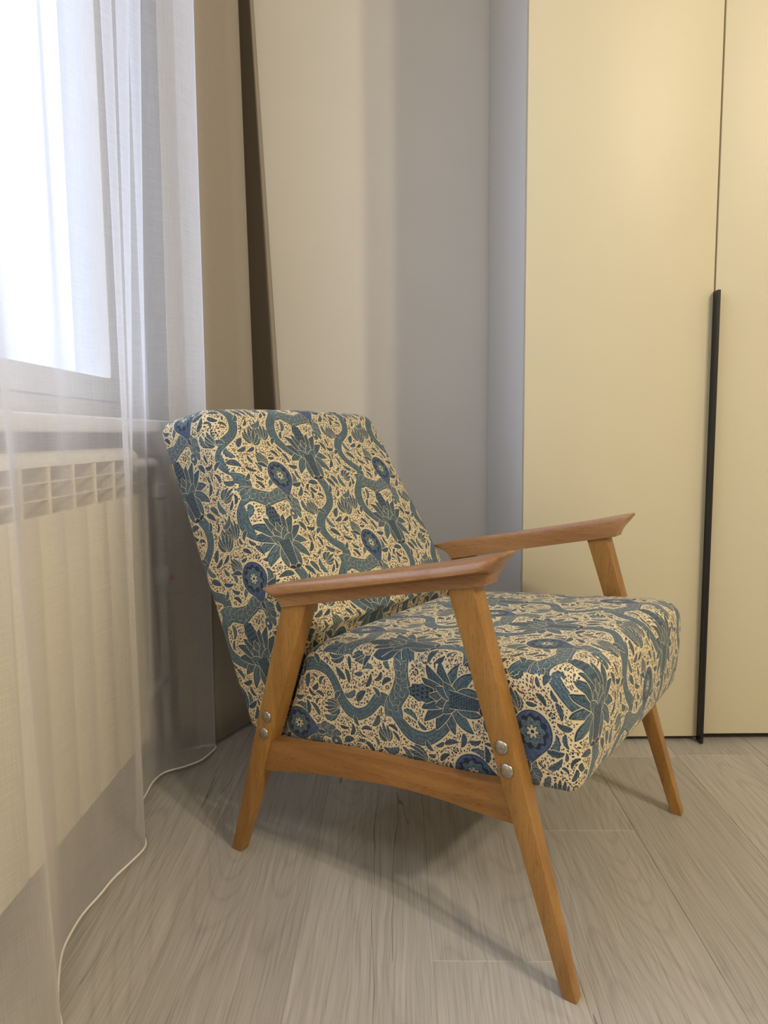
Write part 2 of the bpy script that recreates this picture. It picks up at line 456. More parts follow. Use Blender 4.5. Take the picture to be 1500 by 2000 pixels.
    disc((mc[0], mc[1] + 0.001), 0.0165, 0.0190, TEAL, 1, 66, 8, 0.13, 0.2)
    disc((mc[0], mc[1] + 0.001), 0.0085, 0.0095, NAVY, 0, 48, 7, 0.34)
    disc((mc[0], mc[1] + 0.001), 0.0068, 0.0078, LIGHT, 0, 48, 7, 0.34)
    disc((mc[0], mc[1] + 0.001), 0.0026, 0.0026, NAVY, 0, 10)
    leaf((mc[0] - 0.004, mc[1] - 0.040), -1.9, 0.018, 0.007, 0.8, 0, 1, TEAL2)
    leaf((mc[0] + 0.020, mc[1] - 0.020), -0.4, 0.026, 0.010, 1.0, 0.3, 4, TEAL2)
    leaf((mc[0] - 0.022, mc[1] + 0.020), 2.2, 0.024, 0.009, 1.0, 0.3, 4, TEAL2)
    # --- small flowers, sprigs and leaflets that fill what ground is left
    def free(pts):
        for x, y in pts:
            if occ[int(y * sy) % NY, int(x * sx) % NX]: return False
        return True
    ca = [(math.cos(t * math.pi / 4), math.sin(t * math.pi / 4)) for t in range(8)]
    def clear(p, r): return free([p] + [(p[0] + c_ * r, p[1] + s_ * r) for c_, s_ in ca])
    def small_leaf(p, a, ln, wd, cv, col):
        q, w = leaf_shape(p, a, ln, wd, cv, n=7, grow=0.0001)
        g = 0.0006
        pr = [q[3], q[5], q[6] + 2 * g * np.array([math.cos(a + cv), math.sin(a + cv)])]
        for k in (2, 4):
            t = q[k] - q[k - 1]; t = t / (np.linalg.norm(t) + 1e-9); nrm = np.array([-t[1], t[0]])
            pr += [q[k] + nrm * (w[k] + g), q[k] - nrm * (w[k] + g)]
        if not free(pr): return False
        fill(ribbon(q, w), col)
        if wd > 0.003:
            q2, w2 = leaf_shape(p, a, ln * 0.9, wd * 0.5, cv, n=7); fill(ribbon(q2[1:], w2[1:]), TEAL)
        return True
    # medium curled leaves where there is room
    def probe(p, a, ln, wd, cv):
        q, w = leaf_shape(p, a, ln, wd, cv, n=12, grow=0.0012)
        return free([tuple(x) for x in ribbon(q, w)] + [tuple(x) for x in q])
    for k in range(1100):
        p = (rng.rand() * TW, rng.rand() * TH)
        if not clear(p, 0.002): continue
        big = k < 800
        ln = rng.uniform(0.019, 0.030) if big else rng.uniform(0.011, 0.019); wd = ln * rng.uniform(0.30, 0.42)
        a = rng.rand() * 6.28; cv = rng.choice((-1, 1)) * rng.uniform(0.6, 2.0)
        if probe(p, a, ln, wd, cv):
            leaf(p, a, ln, wd, cv, 0.4 if rng.rand() < 0.6 else 0.0, 5, TEAL2 if rng.rand() < 0.5 else TEAL, 0.0, 0.0010, big)
    for k in range(260):
        p = (rng.rand() * TW, rng.rand() * TH); r = rng.uniform(0.0030, 0.0052)
        if not clear(p, r * 1.55): continue
        if rng.rand() < 0.35: ring_flower(p, r)
        else: rosette(p, r, NAVY if rng.rand() < 0.5 else BROWN)
        if rng.rand() < 0.25 and k > 700: break
    for k in range(700):
        p = np.array((rng.rand() * TW, rng.rand() * TH))
        if not clear(p, 0.003): continue
        a = rng.rand() * 6.28; cv = rng.uniform(-90, 90); col = NAVY if rng.rand() < 0.62 else BROWN
        pts = [p]; st_ = 0.0033
        for j in range(rng.randint(6, 14)):
            q = pts[-1] + st_ * np.array([math.cos(a), math.sin(a)]); a += cv * st_
            if not clear(q, 0.0011): break
            pts.append(q)
        if len(pts) < 3: continue
        for j in range(1, len(pts)):
            t = pts[j] - pts[j - 1]; aa = math.atan2(t[1], t[0])
            for sg in (-1, 1):
                off = np.array([math.cos(aa + sg * 0.9), math.sin(aa + sg * 0.9)]) * 0.0006
                small_leaf(pts[j] + off, aa + sg * 0.85, rng.uniform(0.0040, 0.0068), rng.uniform(0.0018, 0.0030), -sg * 0.7, col)
        fill(ribbon(np.array(pts), np.full(len(pts), 0.00055)), col)
    for k in range(15000):
        p = (rng.rand() * TW, rng.rand() * TH)
        if not clear(p, 0.0009): continue
        u = rng.rand()
        if u < 0.72: small_leaf(p, rng.rand() * 6.28, rng.uniform(0.0042, 0.0076) * (1 if k < 4000 else 0.68), rng.uniform(0.0021, 0.0034) * (1 if k < 4000 else 0.75), rng.uniform(-1.6, 1.6), NAVY if rng.rand() < 0.6 else BROWN)
        elif clear(p, 0.0017): disc(p, 0.0011, 0.0011, NAVY if rng.rand() < .5 else BROWN, 0, 7)
    # stipple inside the washes, slight print unevenness everywhere
    st = rng.rand(NY // 6 + 1, NX // 5 + 1).repeat(6, 0).repeat(5, 1)[:NY, :NX]
    k = np.where(tex == 1, np.where(st < 0.26, 0.50, np.where(st > 0.86, 1.35, 1.0)), 1.0)
    img *= k[..., None]
    img *= (0.96 + 0.08 * rng.rand(NY, NX, 1)).astype(np.float32)
    out = np.ones((NY, NX, 4), np.float32)
    # values were linear; store them as plain data so that no further transform is applied
    out[..., :3] = np.clip(img, 0, 1)
    im = bpy.data.images.new('upholstery_print', NX, NY, alpha=False, float_buffer=True)
    im.colorspace_settings.name = 'Linear Rec.709'
    im.pixels.foreach_set(out.ravel())
    im.update(); im.pack()
    return im, TW, TH
fabric_img, TW, TH = make_fabric()

m, nt, N, L, P = new_mat('printed_floral_upholstery')
uv = N.new('ShaderNodeTexCoord').outputs['UV']          # UVs are in metres
ti = N.new('ShaderNodeTexImage'); ti.image = fabric_img; ti.interpolation = 'Linear'; ti.extension = 'REPEAT'
L.new(mapping(nt, uv, (1 / TW, 1 / TH, 1)), ti.inputs['Vector'])
wv = noise(nt, mapping(nt, uv, (1400, 1400, 1)), 1.0, 1)
c = mix(nt, 0.35, ti.outputs['Color'], ramp(nt, wv.outputs['Fac'], [(0.3, (0.75, 0.75, 0.75, 1)), (0.7, (1.15, 1.15, 1.15, 1))]), 'MULTIPLY')
L.new(c, P.inputs['Base Color'])
P.inputs['Roughness'].default_value = 0.75
P.inputs['Sheen Weight'].default_value = 0.15
big = noise(nt, mapping(nt, uv, (9, 9, 1)), 1.0, 2)
h = math_node(nt, 'ADD', math_node(nt, 'MULTIPLY', wv.outputs['Fac'], 0.3), math_node(nt, 'MULTIPLY', big.outputs['Fac'], 2.0))
L.new(bump(nt, h, 0.35, 0.002), P.inputs['Normal'])
M['fabric'] = m

# ------------------------------------------------------------------ mesh helpers
def link(name, mesh, mat, parent=None, smooth=None):
    o = bpy.data.objects.new(name, mesh)
    COL.objects.link(o)
    if mat is not None and not mesh.materials: mesh.materials.append(mat)
    if parent is not None: o.parent = parent
    if smooth: 
        for p in mesh.polygons: p.use_smooth = True
        if smooth < 3.1:
            mesh.set_sharp_from_angle(angle=smooth)
    return o

def from_bm(name, bm, mat, parent=None, smooth=None):
    bmesh.ops.recalc_face_normals(bm, faces=bm.faces)
    me = bpy.data.meshes.new(name)
    bm.to_mesh(me); bm.free()
    return link(name, me, mat, parent, smooth)

def bx(bm, x0, x1, y0, y1, z0, z1, bevel=0.0, seg=2):
    r = bmesh.ops.create_cube(bm, size=1.0)
    for v in r['verts']:
        v.co = Vector((x0 + (v.co.x + .5) * (x1 - x0), y0 + (v.co.y + .5) * (y1 - y0), z0 + (v.co.z + .5) * (z1 - z0)))
    if bevel:
        es = list({e for v in r['verts'] for e in v.link_edges})
        bmesh.ops.bevel(bm, geom=es, offset=bevel, segments=seg, affect='EDGES', profile=0.5)

def box(name, dims, mat, parent=None, bevel=0.0, seg=2):
    bm = bmesh.new()
    bx(bm, *dims, bevel=bevel, seg=seg)
    return from_bm(name, bm, mat, parent, 0.6 if bevel else None)

def tag(o, label=None, cat=None, group=None, kind=None):
    for k, v in (('label', label), ('category', cat), ('group', group), ('kind', kind)):
        if v: o[k] = v
    return o

def empty(name, loc, rz=0.0):
    o = bpy.data.objects.new(name, None)
    COL.objects.link(o)
    o.location = loc; o.rotation_euler = (0, 0, rz)
    o.empty_display_size = 0.1
    return o

def catmull(P_, per=10):
    P_ = [np.array(p, float) for p in P_]
    Q = [2 * P_[0] - P_[1]] + P_ + [2 * P_[-1] - P_[-2]]
    out = []
    for i in range(len(P_) - 1):
        a, b, c, d = Q[i:i + 4]
        for k in range(per):
            t = k / per
            out.append(0.5 * ((2 * b) + (c - a) * t + (2 * a - 5 * b + 4 * c - d) * t * t + (3 * b - 3 * c + d - a) * t ** 3))
    out.append(P_[-1])
    return np.array(out)

def tube(bm, pts, r, n=12, caps=True):
    pts = [Vector(p) for p in pts]
    rings = []
    up = None
    for i, p in enumerate(pts):
        t = (pts[min(i + 1, len(pts) - 1)] - pts[max(i - 1, 0)]).normalized()
        if up is None:
            up = t.orthogonal().normalized()
        up = (up - t * up.dot(t)).normalized()
        s = t.cross(up)
        rr = r[i] if hasattr(r, '__len__') else r
        rings.append([bm.verts.new(p + (up * math.cos(a) + s * math.sin(a)) * rr) for a in [2 * math.pi * k / n for k in range(n)]])
    for a, b in zip(rings, rings[1:]):
        for k in range(n):
            bm.faces.new((a[k], a[(k + 1) % n], b[(k + 1) % n], b[k]))
    if caps:
        bm.faces.new(rings[0][::-1]); bm.faces.new(rings[-1])

# ------------------------------------------------------------------ the room
XL, XR, YB, YF, ZC = -0.70, 3.1, 2.33, -2.3, 2.85       # left wall, right wall, back wall, wall behind the camera, ceiling
WY0, WY1, WZ0, WZ1 = -0.35, 2.03, 0.79, 2.50            # window opening in the left wall
WT = 0.20

def struct(o): return tag(o, kind='structure')
# floor with its planks
floor = struct(box('floor', (XL - 0.02, XR, YF, YB, -0.03, -0.006), M['dark']))
def plank_mesh(length):
    bm = bmesh.new()
    bx(bm, 0, 0.2, 0, length, -0.006, 0.0)
    top = [e for e in bm.edges if all(abs(v.co.z) < 1e-6 for v in e.verts)]
    bmesh.ops.bevel(bm, geom=top, offset=0.0010, segments=1, affect='EDGES')
    bmesh.ops.recalc_face_normals(bm, faces=bm.faces)
    me = bpy.data.meshes.new('plank'); bm.to_mesh(me); bm.free()
    me.materials.append(M['plank'])
    return me
_pm = {}
def plank(x, y0, y1):
    ln = round(y1 - y0, 3)
    if ln not in _pm: _pm[ln] = plank_mesh(ln)
    o = bpy.data.objects.new('plank', _pm[ln])
    COL.objects.link(o)
    o.parent = floor
    o.location = (x, y0, 0)
    return o
joints = {0: 0.966, 1: 1.312, 2: 0.38, 3: 1.638, 4: 0.9, -1: 0.25, -2: 1.9, -3: 0.6, -4: 1.3}
PL, PW, PX0 = 1.25, 0.2, 0.0435
k = math.floor((XL - 0.02 - PX0) / PW)
while PX0 + k * PW < XR:
    x = PX0 + k * PW
    j = joints.get(k, (k * 0.53) % PL)
    y = j
    while y > YF: y -= PL
    while y < YB:
        a, b = max(y, YF), min(y + PL, YB)
        if b - a > 0.02:
            plank(x, a, b)
        y += PL
    k += 1

struct(box('ceiling', (XL - WT, XR + 0.1, YF - 0.1, YB + 0.1, ZC, ZC + 0.1), M['ceiling']))
struct(box('wall_back', (XL - WT, XR + 0.1, YB, YB + 0.12, -0.03, ZC), M['wall']))
struct(box('wall_right', (XR, XR + 0.12, YF, YB, -0.03, ZC), M['wall']))
struct(box('wall_front', (XL - WT, XR + 0.1, YF - 0.12, YF, -0.03, ZC), M['wall']))
bm = bmesh.new()
bx(bm, XL - WT, XL, YF, YB, -0.03, WZ0 - 0.03)
bx(bm, XL - WT, XL, YF, YB, WZ1, ZC)
bx(bm, XL - WT, XL, YF, WY0, WZ0 - 0.03, WZ1)
bx(bm, XL - WT, XL, WY1, YB, WZ0 - 0.03, WZ1)
struct(from_bm('wall_left', bm, M['wall']))

# window: frame, two sashes with their glass, sill
GX = XL - 0.10
bm = bmesh.new()
fw = 0.055
bx(bm, GX - 0.035, GX + 0.035, WY0, WY1, WZ0, WZ0 + fw, 0.004)
bx(bm, GX - 0.035, GX + 0.035, WY0, WY1, WZ1 - fw, WZ1, 0.004)
bx(bm, GX - 0.035, GX + 0.035, WY0, WY0 + fw, WZ0 + fw, WZ1 - fw, 0.004)
bx(bm, GX - 0.035, GX + 0.035, WY1 - fw, WY1, WZ0 + fw, WZ1 - fw, 0.004)
win = struct(from_bm('window_1', bm, M['white_plastic'], None, 0.6))
ymid = (WY0 + WY1) / 2
for y0, y1 in ((WY0 + fw, ymid), (ymid, WY1 - fw)):
    bm = bmesh.new()
    s = 0.06
    zb, zt = WZ0 + fw, WZ1 - fw
    bx(bm, GX - 0.03, GX + 0.045, y0, y1, zb, zb + s, 0.005)
    bx(bm, GX - 0.03, GX + 0.045, y0, y1, zt - s, zt, 0.005)
    bx(bm, GX - 0.03, GX + 0.045, y0, y0 + s, zb + s, zt - s, 0.005)
    bx(bm, GX - 0.03, GX + 0.045, y1 - s, y1, zb + s, zt - s, 0.005)
    sash = from_bm('window_sash', bm, M['white_plastic'], win, 0.6)
    box('window_pane', (GX - 0.004, GX + 0.004, y0 + s, y1 - s, zb + s, zt - s), M['glass'], sash)
box('window_sill', (XL - 0.17, -0.565, WY0 - 0.04, WY1 + 0.04, WZ0 - 0.03, WZ0), M['sill'], win, 0.006, 3)

# ------------------------------------------------------------------ radiator under the window
R_END, R_PITCH, R_N = 1.507, 0.0862, 9
RX = -0.545
radiator = empty('radiator', (RX - 0.045, R_END - R_PITCH * R_N / 2, 0.0))
tag(radiator, 'white sectional radiator below the window behind the sheer curtain', 'radiator')
def section_parts():
    h = R_PITCH / 2
    # solid shell: front plate below, side web behind, rounded cap above
    bm = bmesh.new()
    bx(bm, 0.035, 0.045, -h + 0.0028, h - 0.0028, 0.105, 0.632, 0.003, 2)
    bx(bm, -0.035, 0.036, -0.004, 0.004, 0.12, 0.706)
    bx(bm, -0.040, -0.033, -h + 0.002, h - 0.002, 0.115, 0.62, 0.002)
    cap = [(0.045, 0.706), (0.0425, 0.716), (0.036, 0.7225), (0.024, 0.727), (0.0, 0.729), (-0.034, 0.727), (-0.040, 0.720), (-0.040, 0.706)]
    va = [bm.verts.new((x, -h + 0.001, z)) for x, z in cap]; vb = [bm.verts.new((x, h - 0.001, z)) for x, z in cap]
    n = len(cap)
    for i in range(n): bm.faces.new((va[i], va[(i + 1) % n], vb[(i + 1) % n], vb[i]))
    bm.faces.new(va[::-1]); bm.faces.new(vb)
    shell = bm
    g = bmesh.new()                                # grille: one upright, two cross bars
    bx(g, 0.036, 0.0445, -0.0042, 0.0042, 0.630, 0.708, 0.0015, 1)
    for z in (0.656, 0.682):
        bx(g, 0.036, 0.043, -h + 0.001, h - 0.001, z - 0.0013, z + 0.0013)
    return shell, g
sh, gr = section_parts()
proto_shell = from_bm('radiator_section', sh, M['radiator'], radiator, 0.6)
proto_grille = from_bm('grille', gr, M['radiator'], proto_shell)
for i in range(R_N):
    y = (R_N / 2 - 0.5 - i) * R_PITCH
    if i == 0: a, b = proto_shell, proto_grille
    else:
        a = proto_shell.copy(); COL.objects.link(a); a.parent = radiator
        b = proto_grille.copy(); COL.objects.link(b); b.parent = a
    a.location = (0, y, 0)
for y in (0.28, -0.25):
    box('wall_bracket', (-0.115, -0.036, y - 0.012, y + 0.012, 0.55, 0.575), M['white_plastic'], radiator)

pipe = empty('heating_pipe', (-0.59, 1.76, 0))
tag(pipe, 'white heating pipe with red-handled valve in the dark corner beside the radiator', 'pipe')
bm = bmesh.new()
pts = [(0.0, -0.253, 0.69)] + [(0.0, -0.20 + 0.0 * t, 0.69) for t in (0,)] + [(0, -0.05, 0.69)] + [(0, -0.05 + 0.05 * math.sin(a), 0.64 + 0.05 * math.cos(a)) for a in (0.3, 0.7, 1.1, 1.57)] + [(0, 0, 0.30), (0, 0, 0.0)]
tube(bm, pts, 0.0125, 14)
from_bm('pipe_run', bm, M['white_plastic'], pipe, 1.0)
bm = bmesh.new()
tube(bm, [(0.0, -0.253, 0.15), (0, -0.2, 0.15), (0, -0.06, 0.15), (0, 0, 0.15)], 0.0115, 14)
from_bm('lower_pipe', bm, M['white_plastic'], pipe, 1.0)
bm = bmesh.new()
tube(bm, [(0, 0, 0.375), (0, 0, 0.385), (0, 0, 0.42), (0, 0, 0.43)], [0.0145, 0.021, 0.021, 0.0145], 16)
cp = bmesh.new()
tube(cp, [(0, 0, 0.60), (0, 0, 0.605), (0, 0, 0.635), (0, 0, 0.64)], [0.0135, 0.018, 0.018, 0.0135], 16)
from_bm('coupling', cp, M['white_plastic'], pipe, 0.7)
vb_ = from_bm('valve_body', bm, M['white_plastic'], pipe, 0.7)
bm = bmesh.new()
bx(bm, 0.018, 0.048, -0.007, 0.007, 0.398, 0.410, 0.002)
bx(bm, 0.040, 0.052, -0.008, 0.008, 0.345, 0.410, 0.003)
tag(from_bm('lever_handle', bm, M['red'], vb_), 'red valve lever')

# ------------------------------------------------------------------ curtains
def curtain(name, bottom, top, z0, z1, mat, per=12, nz=40, thick=0.0, wob=0.0, seed=1):
    """bottom / top: plan paths with the same number of points; the cloth hangs between them."""
    B_, T_ = catmull(bottom, per), catmull(top, per)
    n = len(B_)
    sl = np.concatenate([[0], np.cumsum(np.linalg.norm(np.diff(B_, axis=0), axis=1))])
    rs = np.random.RandomState(seed)
    ph = rs.rand(6) * 6.28
    me = bpy.data.meshes.new(name)
    vs, fs, uvs = [], [], []
    for j in range(nz + 1):
        t = j / nz
        z = z0 + (z1 - z0) * t
        for i in range(n):
            k = min(1.0, t / ((1.9 - z0) / (z1 - z0)))
            x, y = B_[i] * (1 - k) + T_[i] * k
            if wob:
                s = sl[i]
                x += wob * (math.sin(s * 38 + 1.3 * z + ph[0]) * 0.5 + math.sin(s * 71 - 2.1 * z + ph[1]) * 0.3 + math.sin(s * 19 + 5.0 * z + ph[2]) * 0.35)
            vs.append((x, y, z)); uvs.append((sl[i], z))
    for j in range(nz):
        for i in range(n - 1):
            a = j * n + i
            fs.append((a, a + 1, a + n + 1, a + n))
    me.from_pydata(vs, [], fs)
    ul = me.uv_layers.new(name='UVMap')
    idx = np.empty(len(me.loops), np.int32); me.loops.foreach_get('vertex_index', idx)
    ul.data.foreach_set('uv', np.array(uvs, np.float32)[idx].ravel())
    me.materials.append(mat)
    o = link(name, me, None, None, 3.14)
    if thick:
        md = o.modifiers.new('thickness', 'SOLIDIFY'); md.thickness = thick; md.offset = 0
    return o, [Vector(v) for v in vs[:n]]

sheer_b = [(-0.50, 0.32), (-0.455, 0.40), (-0.50, 0.49), (-0.49, 0.60), (-0.445, 0.71), (-0.420, 0.80), (-0.448, 0.862), (-0.484, 0.935), (-0.497, 1.014), (-0.489, 1.11),
           (-0.474, 1.180), (-0.4655, 1.228), (-0.482, 1.268), (-0.512, 1.32), (-0.528, 1.39), (-0.533, 1.46), (-0.525, 1.520), (-0.487, 1.552), (-0.457, 1.590), (-0.442, 1.642), (-0.452, 1.665), (-0.485, 1.655)]
sheer_t = [(-0.50, 0.32), (-0.46, 0.40), (-0.51, 0.49), (-0.50, 0.60), (-0.475, 0.71), (-0.468, 0.80), (-0.500, 0.862), (-0.500, 0.935), (-0.475, 1.010), (-0.510, 1.090),
           (-0.500, 1.170), (-0.460, 1.238), (-0.492, 1.275), (-0.455, 1.345), (-0.502, 1.385), (-0.470, 1.44), (-0.520, 1.475), (-0.500, 1.530), (-0.455, 1.580), (-0.434, 1.642), (-0.446, 1.665), (-0.480, 1.655)]
sheer, edge = curtain('sheer_curtain', sheer_b, sheer_t, 0.012, ZC - 0.005, M['voile'], 12, 60, 0, 0.0022, 5)
tag(sheer, 'translucent white voile curtain hanging to the floor before window and radiator', 'curtain')
bm = bmesh.new()
tube(bm, [Vector((p.x, p.y, 0.0125)) for p in edge[::2]], 0.0022, 6)
from_bm('hem', bm, M['hem'], sheer, 3.14)

drape_b = [(-0.53, 1.655), (-0.475, 1.690), (-0.446, 1.695), (-0.421, 1.745), (-0.392, 1.805), (-0.362, 1.87), (-0.41, 1.93), (-0.45, 2.03), (-0.46, 2.13), (-0.43, 2.16), (-0.36, 2.08), (-0.305, 2.01), (-0.300, 2.05), (-0.36, 2.16), (-0.45, 2.25)]
drape_t = [(-0.53, 1.700), (-0.480, 1.710), (-0.452, 1.72), (-0.432, 1.76), (-0.410, 1.815), (-0.387, 1.875), (-0.425, 1.93), (-0.47, 2.02), (-0.475, 2.12), (-0.455, 2.15), (-0.41, 2.08), (-0.386, 2.035), (-0.385, 2.07), (-0.43, 2.17), (-0.50, 2.25)]
drape, _e = curtain('blackout_drape', drape_b, drape_t, 0.014, ZC - 0.005, M['drape'], 10, 30, 0.002, 0.0, 3)
tag(drape, 'plain taupe opaque drape gathered in the corner behind the armchair', 'curtain')

# ------------------------------------------------------------------ wardrobe
WRX, WRY, WROT = 0.291, 1.711, math.radians(1.0)
ward = empty('wardrobe', (WRX, WRY, 0), WROT)
tag(ward, 'tall built-in wardrobe with cream slab doors and pale grey side', 'wardrobe')
WH = ZC - 0.03
body = bmesh.new()
bx(body, 0.0, 0.018, 0.021, 0.60, 0.0, WH)                 # left side board
bx(body, 0.018, 1.80, 0.585, 0.60, 0.0, WH)
bx(body, 1.782, 1.80, 0.021, 0.585, 0.0, WH)
bx(body, 0.018, 1.782, 0.021, 0.585, WH - 0.02, WH)
bx(body, 0.018, 1.782, 0.021, 0.585, 0.05, 0.07)
from_bm('side_panel', body, M['side_grey'], ward)
box('plinth', (0.018, 1.782, 0.045, 0.060, 0.0, 0.05), M['dark'], ward)
DW = 0.435
for i in range(4):
    x0 = 0.0015 + i * DW + (0.0 if i == 0 else 0.0)
    d = box('door', (x0, x0 + DW - 0.004, 0.0, 0.019, 0.012 if i == 0 else 0.018, WH - 0.003), M['door_cream'], ward, 0.0012, 2)
    if i == 0:
        h = bmesh.new()
        bx(h, DW - 0.004, DW + 0.003, -0.024, 0.004, 0.003, 1.071, 0.0008, 1)
        tag(from_bm('handle', h, M['black'], d), 'long black strip handle')
    if i == 2:
        h = bmesh.new()
        bx(h, x0 + DW - 0.004, x0 + DW + 0.003, -0.024, 0.004, 0.003, 1.071, 0.0008, 1)
        tag(from_bm('handle', h, M['black'], d), 'long black strip handle')

# ------------------------------------------------------------------ armchair
TH_ = -0.5910318
OFF = 0.8630659
A0, B0 = -0.62, 0.297
fa, na = Vector((math.cos(TH_), math.sin(TH_), 0)), Vector((-math.sin(TH_), math.cos(TH_), 0))
chair = empty('armchair', fa * A0 + na * (B0 + OFF), TH_)
tag(chair, 'low oak-framed armchair upholstered in blue and cream floral print', 'armchair')
WB = 0.594                                                # width over the legs
def P3(a, b, z): return Vector((a - A0, b - B0, z))

def leg(p_back0, p_front0, p_back1, p_front1, z1b, z1f, side, name='leg'):
    """Straight tapered leg: (a) positions of its back and front edges at the floor and at the top."""
    bm = bmesh.new()
    rows = []
    for t in (0.0, 0.012, 0.55, 1.0):
        ab = p_back0 + (p_back1 - p_back0) * t; af = p_front0 + (p_front1 - p_front0) * t
        zb = z1b * t; zf = z1f * t
        th = 0.0185 + (0.031 - 0.0185) * min(1, t / 0.55)
        if t == 0.0:
            ab += 0.002; af -= 0.002; th -= 0.002
        o_ = 0.0 + (0.001 if t == 0 else 0)
        if side < 0: b0, b1 = o_, o_ + th
        else: b0, b1 = WB - o_ - th, WB - o_
        rows.append([bm.verts.new(P3(*c)) for c in ((ab, b0, zb), (af, b0, zf), (af, b1, zf), (ab, b1, zb))])
    for r0, r1 in zip(rows, rows[1:]):
        for k in range(4): bm.faces.new((r0[k], r0[(k + 1) % 4], r1[(k + 1) % 4], r1[k]))
    bm.faces.new(rows[0][::-1]); bm.faces.new(rows[-1])
    es = [e for e in bm.edges if abs(e.verts[0].co.z - e.verts[1].co.z) > 0.02]
    bmesh.ops.bevel(bm, geom=es, offset=0.0022, segments=3, affect='EDGES', profile=0.5)
    return from_bm(name, bm, M['wood_z'], chair, 0.5)

def stud(parent, a, z, side):
    bm = bmesh.new()
    r = bmesh.ops.create_uvsphere(bm, u_segments=20, v_segments=12, radius=0.0103)
    b = -0.0005 if side < 0 else WB + 0.0005
    for v in list(bm.verts):
        v.co = Vector((v.co.x, v.co.z * 0.42, v.co.y))
        v.co += P3(a, b, z)
    o = from_bm('bolt_cap', bm, M['steel'], parent, 3.14)
    return tag(o, 'domed steel bolt cap')

for side in (-1, 1):
    fl = leg(-0.323, -0.302, -0.5005, -0.4595, 0.5365, 0.5435, side)
    bl = leg(-0.955, -0.930, -0.8150, -0.7615, 0.4725, 0.4825, side)
    stud(fl, -0.415, 0.327, side); stud(fl, -0.4065, 0.296, side)
    stud(bl, -0.856, 0.272, side); stud(bl, -0.8635, 0.241, side)

def rail(side):
    top = [(-0.872, 0.2245), (-0.847, 0.228), (-0.714, 0.247), (-0.567, 0.259), (-0.48, 0.2645), (-0.42, 0.272), (-0.395, 0.275)]
    bot = [(-0.888, 0.168), (-0.865, 0.171), (-0.761, 0.194), (-0.670, 0.208), (-0.592, 0.218), (-0.520, 0.2215), (-0.463, 0.2200), (-0.405, 0.2200), (-0.382, 0.2200)]
    tp = catmull(top, 4); bp = catmull(bot, 4)
    n = 28
    def rs(c):
        s = np.linspace(0, len(c) - 1, n); i = np.minimum(s.astype(int), len(c) - 2); f = (s - i)[:, None]
        return c[i] * (1 - f) + c[i + 1] * f
    tp, bp = rs(tp), rs(bp)
    b0, b1 = (0.005, 0.027) if side < 0 else (WB - 0.027, WB - 0.005)
    bm = bmesh.new()
    rows = [[bm.verts.new(P3(*c)) for c in ((bp[i][0], b0, bp[i][1]), (tp[i][0], b0, tp[i][1]), (tp[i][0], b1, tp[i][1]), (bp[i][0], b1, bp[i][1]))] for i in range(n)]
    for r0, r1 in zip(rows, rows[1:]):
        for k in range(4): bm.faces.new((r0[k], r0[(k + 1) % 4], r1[(k + 1) % 4], r1[k]))
    bm.faces.new(rows[0][::-1]); bm.faces.new(rows[-1])
    es = [e for e in bm.edges if abs(e.verts[0].co.y - e.verts[1].co.y) < 1e-6 and abs(e.verts[0].co.x - e.verts[1].co.x) > 1e-3 and abs((e.verts[0].co - e.verts[1].co).z) < abs((e.verts[0].co - e.verts[1].co).x)]
    bmesh.ops.bevel(bm, geom=es, offset=0.002, segments=2, affect='EDGES')
    return from_bm('side_rail', bm, M['wood_x'], chair, 0.5)
rail(-1); rail(1)
# cross rails under the cushion
for a, z in ((-0.44, 0.235), (-0.80, 0.205)):
    bm = bmesh.new(); bx(bm, a - 0.012 - A0, a + 0.012 - A0, 0.027 - B0, WB - 0.027 - B0, z - 0.03, z + 0.010, 0.002)
    from_bm('cross_rail', bm, M['wood_z'], chair)

